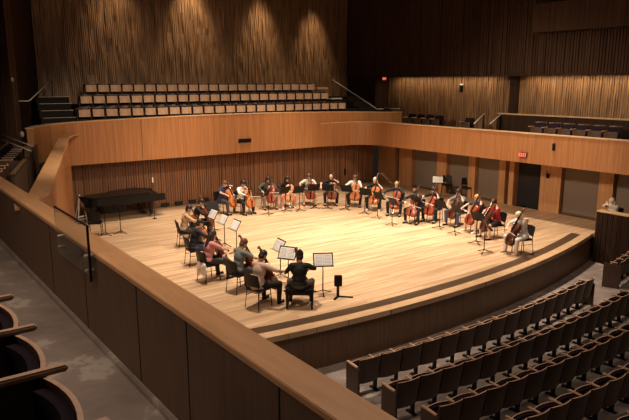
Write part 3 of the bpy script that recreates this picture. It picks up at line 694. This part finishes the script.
# left row, backs towards us
LEFT = [
 ((189, 207), 1.27, 'brown', dict(desc='cellist in tan shirt at the far end of the left row', skin='tan', hair='black', style='short', top='tan', bottom='charcoal', lean=10), (1, -.25)),
 ((200, 204), 1.14, 'brown', dict(desc='dark-clad cellist behind the tan shirt at left', skin='tan', hair='black', style='short', top='black', bottom='black', lean=14, nod=20), (1, -.5)),
 ((199, 222), 1.24, 'orange', dict(desc='black-haired cellist in black top in the left row', skin='light', hair='black', style='short', top='black', bottom='denim', lean=12), (1, -.1)),
 ((213, 234), 1.24, 'brown', dict(desc='cellist in pink top with long brown hair', skin='light', hair='dark', style='long', top='pink', sleeve='short', bottom='charcoal', lean=9), (1, .1)),
 ((243, 241), 1.27, 'red', dict(desc='brown-haired cellist in sage green shirt', skin='light', hair='auburn', style='short', top='sage', sleeve='short', bottom='charcoal', lean=12, nod=14), (1, .15)),
 ((263, 255), 1.22, 'brown', dict(desc='dark-haired cellist in beige hooded top', skin='tan', hair='black', style='short', top='beige', bottom='black', lean=10, nod=22, hem=True), (.95, .25)),
 ((300, 254), 1.25, 'dark', dict(desc='player in black sweater and hair bun on piano bench', skin='light', hair='dark', style='bun', top='black', bottom='brown', lean=6, seat='bench', yaw=6, nod=6), (.62, .78)),
]
LP = []
for (h, z, var, kw, look) in LEFT:
    look = V(look).normalized(); p = hip(*h, look, z, .16); LP.append((p, look))
    kw.setdefault('phase', RNGP.uniform(.25, .8)); kw.setdefault('yaw', RNGP.uniform(-15, 5)); kw.setdefault('nod', 12)
    cellist(pos=p, look=look, varnish=var, **kw)
for (px, i, sh) in [((214, 240), 1, 'white sheet music on the stand before the dark-clad player at left'), ((224, 246), 2, 'white sheet music on the stand before the black-haired left player'), ((236, 253), 3, 'white sheet music on the stand before the pink top'), ((279.6, 277), 5, 'white sheet music on the stand before the beige hooded top'), ((288, 286), 6, 'white sheet music on the stand left of the hair bun'), ((323, 294), 6, 'white sheet music on the stand right of the hair bun')]:
    s = at(*px).to_2d(); d = {214: (-1, .0), 224: (-1, .08), 236: (-1, .05), 279.6: (-1, .12), 288: (-.86, -.5), 323: (-.5, -.86)}[px[0]]
    stand((s.x, s.y), tuple(d), sh.replace('white sheet music on the stand', 'black music stand with white pages'), sh)
s = at(212.5, 231).to_2d(); stand((s.x, s.y), (-.3, -.9), 'empty black music stand with its desk tipped low behind the left row')
# piano bench under the front player
p, look = LP[6]; o = thing('piano_bench', 'black tufted piano bench under the player with the hair bun', 'bench', (p.x, p.y, 0), face(look))
b = B()
for i in range(5):
    for j in range(3): b.box((-.27 + .135 * i, -.12 + .12 * j, .455), (.133, .118, .06), bev=.024)
b.build('cushion', 'blackpad', o); B().box((0, 0, .39), (.66, .36, .09), bev=.01).build('frame', 'piano', o)
for sx in (-1, 1):
    for sy in (-1, 1): B().loft([[(sx * .29 + a * .032, sy * .145 + c * .032, .36) for a, c in ((-1, -1), (1, -1), (1, 1), (-1, 1))], [(sx * .29 + a * .022, sy * .145 + c * .022, 0) for a, c in ((-1, -1), (1, -1), (1, 1), (-1, 1))]]).build('leg', 'piano', o)
    B().tube([(sx * .33, 0, .39), (sx * .375, 0, .39)], [.015, .03], 10).build('knob', 'piano', o)
# jacket hanging on the pink player's chair
p, look = LP[3]; q = V((-look.y, look.x)); c = p - look * .27 - q * .12
b = B(); rn = random.Random(2)
for k in range(14): b.ell((rn.uniform(-.15, .15), rn.uniform(-.05, .05), rn.uniform(.25, .58)), (.07, .045, .08))
o = link('draped_jacket', remesh(b, .014, 3)); o.data.materials.append(M['cloth_white']); o.location = (c.x, c.y, 0); o.rotation_euler = (0, 0, face(look)); tag(o, 'crumpled white jacket hanging on the chair of the pink top', 'jacket')
# small black box on a pole at front
s = at(338, 297); o = thing('speaker_pole', 'small black box on a short pole with flat T-shaped feet near the stage front', 'speaker stand', s, face((-.5, -.85)))
B().box((0, 0, .42), (.19, .10, .27), bev=.01).build('speaker_box', 'black', o); B().tube([(0, .02, .02), (0, .02, .32)], .035, 8).build('pole', 'black', o)
B().beam((0, .02, .015), (.36, -.10, .015), .05, .025).build('foot', 'black', o); B().beam((0, .02, .015), (-.12, -.20, .015), .05, .025).build('foot', 'black', o)
# spare chairs and stands
for (px, look, l) in [((446, 194), (-.8, -.6), 'spare black chair against the grey panel, left of the pair'), ((466, 197), (-.7, -.7), 'spare black chair against the grey panel, right of the pair'), ((96, 235), (.4, .9), 'empty black chair by the keyboard end of the grand piano')]:
    q = at(*px); q.x += .0; chairP.put((q.x, q.y, 0), face(look), l, 'black chairs on the stage')
s = at(437, 199).to_2d(); stand((s.x, s.y), tuple(-s.normalized()), 'music stand with a pale sheet near the spare chairs', 'pale sheet music on the stand near the spare chairs')
for (px, look, l) in [((121, 233), (.45, .9), 'wide black music stand in front of the grand piano'), ((86, 224), (.9, .3), 'black music stand with tilted desk left of the piano'), ((106, 235), (.5, .87), 'black music stand beside the empty chair at left')]:
    s = at(*px).to_2d(); stand((s.x, s.y), look, l)
# grand piano: keyboard to the left, straight side to the wall
P0 = V((9.32, 23.66, 0)); o = thing('grand_piano', 'black concert grand piano with closed lid along the back wall', 'piano', P0, PI); o.scale = (1, .93, 1)
def bent(x):  # half-open outline of the case, local x along the length
    return None
side = [(0, -.78), (.55, -.78), (.95, -.74), (1.3, -.58), (1.65, -.36), (2.0, -.24), (2.3, -.20), (2.52, -.12), (2.66, .05), (2.70, .28), (2.66, .50), (2.52, .68), (2.35, .75), (0, .75)]
b = B(); b.prism(side, .62, .95); b.build('case', 'piano', o)
lid = [(x * 1.008 + (.32 if x < .01 else 0), y * 1.015) for x, y in side]; b = B(); b.prism(lid, .965, .99); b.build('lid', 'piano', o)
b = B(); b.box((-.16, 0, .68), (.34, 1.50, .10)); b.build('key_bed', 'piano', o)
b = B(); b.box((.05, 0, .86), (.05, 1.40, .2), Matrix.Rotation(-.3, 3, 'Y')); b.build('fallboard', 'piano', o)
for s in (-1, 1): B().box((-.14, s * .74, .80), (.34, .06, .22), bev=.01).build('cheek', 'piano', o)
b = B()
for k in range(52): b.box((-.16, -.61 + .0235 * k, .742), (.15, .0222, .022))
b.build('white_keys', 'ivory', o); b = B()
for k in range(51):
    if k % 7 not in (1, 4): b.box((-.125, -.598 + .0235 * k, .758), (.095, .011, .02))
b.build('black_keys', 'piano', o)
for x, y in ((.25, -.62), (.25, .6), (2.42, .25)):
    lg = B().loft([[(x + a * .075, y + c * .075, .62) for a, c in ((-1, -1), (1, -1), (1, 1), (-1, 1))], [(x + a * .045, y + c * .045, .08) for a, c in ((-1, -1), (1, -1), (1, 1), (-1, 1))]]).build('leg', 'piano', o)
    B().tube([(x - .015, y, .04), (x + .015, y, .04)], .04, 10).build('caster', 'steel', lg)
b = B()
for y in (-.1, .1): b.tube([(.35, y, .62), (.35, y * .6, .12)], .015, 6)
b.box((.33, 0, .1), (.14, .3, .05)); ly = b.build('lyre', 'piano', o)
for y in (-.07, 0, .07): B().box((.22, y, .06), (.12, .03, .012)).build('pedal', 'steel', ly)
# tall microphone stands
def mic(loc, h, label, tipm):
    o = thing('microphone_stand', label, 'microphone stand', (loc[0], loc[1], 0))
    B().tube([(0, 0, .02), (0, 0, h - .2)], .012, 6).build('pole', 'black', o); B().tube([(0, 0, h - .2), (0, 0, h)], .025, 8).build('microphone', tipm, o); B().tube([(0, 0, 0), (0, 0, .025)], .08, 14).build('base', 'black', o)
q = atY(146, 205, 21.3); mic((9.0, 22.6), 1.62, 'slim microphone stand with a pale tip before the grand piano', 'paper')
o = thing('hanging_microphone', 'black microphone hanging on a thin cable in front of the back wall', 'microphone', (19.6, 23.9, 0))
B().tube([(0, 0, 2.2), (0, 0, .95)], .008, 6).build('cable', 'black', o); B().ell((0, 0, .78), (.06, .06, .2)).build('capsule', 'black', o, True)
o = thing('wire_rack', 'thin bent wire stand behind the white-haired cellist in black', 'wire stand', (20.75, 22.0, 0)); o.scale = (.8, .8, .85)
B().tube([(-.55, .4, .02), (-.55, .4, .9), (-.35, .25, 1.0), (.2, -.3, .25), (.3, -.4, .02)], .007, 6).build('wire_hoop', 'steel', o, True); B().tube([(-.3, .6, .02), (-.3, .6, .9), (-.1, .45, 1.0), (.45, -.1, .25), (.55, -.2, .02)], .007, 6).build('wire_hoop', 'steel', o, True)
B().tube([(-.55, .4, .5), (-.3, .6, .5)], .01, 6).build('crossbar', 'steel', o); B().tube([(.2, -.3, .25), (.45, -.1, .25)], .01, 6).build('crossbar', 'steel', o)
# white A-frame easel by the left corner
q = V((6.55, 23.75, 0)); o = thing('folding_easel', 'white folding A-frame easel standing by the left wall corner', 'easel', (q.x, q.y, 0), .4)
for s in (-1, 1): B().tube([(s * .22, -.1, 0), (0, 0, 1.05)], .018, 6).build('leg', 'white', o)
B().tube([(0, .35, 0), (0, 0, 1.05)], .018, 6).build('rear_leg', 'white', o); B().box((0, -.09, .22), (.42, .03, .05)).build('tray', 'white', o); B().box((0, -.06, .1), (.36, .03, .03)).build('crossbar', 'white', o)
# person at the ledge
person('person in pale top leaning with folded arms on the ledge right of the stage', (21.15, 10.9, -.08), -PI / 2, skin='fair', hair='pale', style='bob', top='white', sleeve='long', bottom='charcoal', lean=12, nod=-4, yaw=10, rhand=(-.02, -.52, 1.13), lhand=(.10, -.50, 1.16), rhint=(-1, -.1, -.4), lhint=(1, -.1, -.4))
chairP.put((21.15, 10.9, 0), -PI / 2, 'black chair under the person leaning on the right ledge', 'black chairs on the stage')

# ================================================================= LIGHT
def spot(loc, tgt, e, ang, blend=.6, r=.25, col=(1, .80, .58)):
    l = bpy.data.lights.new('spot', 'SPOT'); l.energy = e; l.spot_size = math.radians(ang); l.spot_blend = blend; l.shadow_soft_size = r; l.color = col
    o = bpy.data.objects.new('spot_light', l); C.objects.link(o); o.location = loc
    o.rotation_euler = (V(tgt) - V(loc)).to_track_quat('-Z', 'Y').to_euler(); return o
WARM = (1, .79, .56)
STG = (1, .81, .64)
for x, y, tx, ty, e in ((7.5, 13.5, 7.5, 13.5, 6200), (13.5, 12.5, 13.5, 12.8, 6800), (9.5, 19.5, 9.5, 19, 5600), (16, 18.5, 16, 18.5, 6200), (12, 16, 12, 16, 4200), (18.3, 13.5, 18, 13.8, 6200), (13, 21.5, 13, 21.5, 3800)):
    spot((x, y, 13), (tx, ty, 0), e * 1.05, 56, .8, .3, STG)
for x, zl, e in ((9.75, 11.2, 700), (13.4, 11.0, 1100), (17.2, 10.4, 760), (20.5, 10.1, 640)):
    spot((x, 26.95, zl), (x, 26.95 + .42, zl - 2), e * 1.25, 52, .9, .22, (1, .74, .46))
spot((20.5, 11.5, 12.0), (23.0, 12.9, 8.6), 250, 22, .8, .1, (1, .74, .46))
def area(loc, tgt, e, sx, sy, col=WARM, roll=None):
    l = bpy.data.lights.new('area', 'AREA'); l.shape = 'RECTANGLE'; l.size = sx; l.size_y = sy; l.energy = e; l.color = col
    o = bpy.data.objects.new('area_light', l); C.objects.link(o); o.location = loc
    o.rotation_euler = (V(tgt) - V(loc)).to_track_quat('-Z', 'Y').to_euler(); return o
for y0, y1, e in ((18.2, 24.8, 48), (7, 16.6, 95)):
    o = area((23.55, (y0 + y1) / 2, 5.42), (23.75, (y0 + y1) / 2, 2), e, .12, y1 - y0, (1, .72, .42)); o.rotation_euler = (0, math.radians(-8), 0)
for x, tx in ((6, 8), (12, 13.2), (17, 18.5)): spot((x, 9, 12), (tx, 24, 1.6), 3400, 34, .6, .4, WARM)
spot((7.5, 15, 13), (3.8, 15.5, 3.3), 2600, 36, .8, .4, WARM)  # added spot to lift the left wall's rail, no known lamp
spot((9, 14, 13), (21, 15, 2.2), 2600, 42, .8, .4, WARM)
area((12, 4, 13), (12, 6, 0), 330, 10, 8, (1, .80, .66))  # added fill light over the audience, no fixture behind it
area((.3, 7, 8.5), (1.0, 7, 2), 430, 1.2, 14, (1, .77, .60))
spot((1.2, 14.5, 9.5), (22.4, 15.5, .9), 6500, 40, .7, .4, WARM)  # added low spot that brightens the wall under the right balcony
spot((8.5, 1, 9), (14, 24.4, .9), 4200, 42, .7, .4, WARM)  # added front spot to brighten the wall beneath the rear balcony
w = bpy.data.worlds.new('hall_air'); bpy.context.scene.world = w; w.use_nodes = True
w.node_tree.nodes['Background'].inputs[0].default_value = (1, .72, .55, 1); w.node_tree.nodes['Background'].inputs[1].default_value = .012

# ================================================================= CAMERA
cam = bpy.data.cameras.new('camera'); cam.sensor_width = 36; cam.sensor_fit = 'HORIZONTAL'; cam.lens = 36 * FPX / 629; cam.clip_start = .05
co = bpy.data.objects.new('camera', cam); C.objects.link(co)
co.matrix_world = Matrix.Translation((0, 0, EYE)) @ Matrix((RGT, UPV, -FWD)).transposed().to_4x4()
sc = bpy.context.scene; sc.camera = co
sc.view_settings.view_transform = 'Standard'; sc.view_settings.look = 'None'; sc.view_settings.exposure = 0; sc.view_settings.gamma = 1; sc.view_settings.use_curve_mapping = False
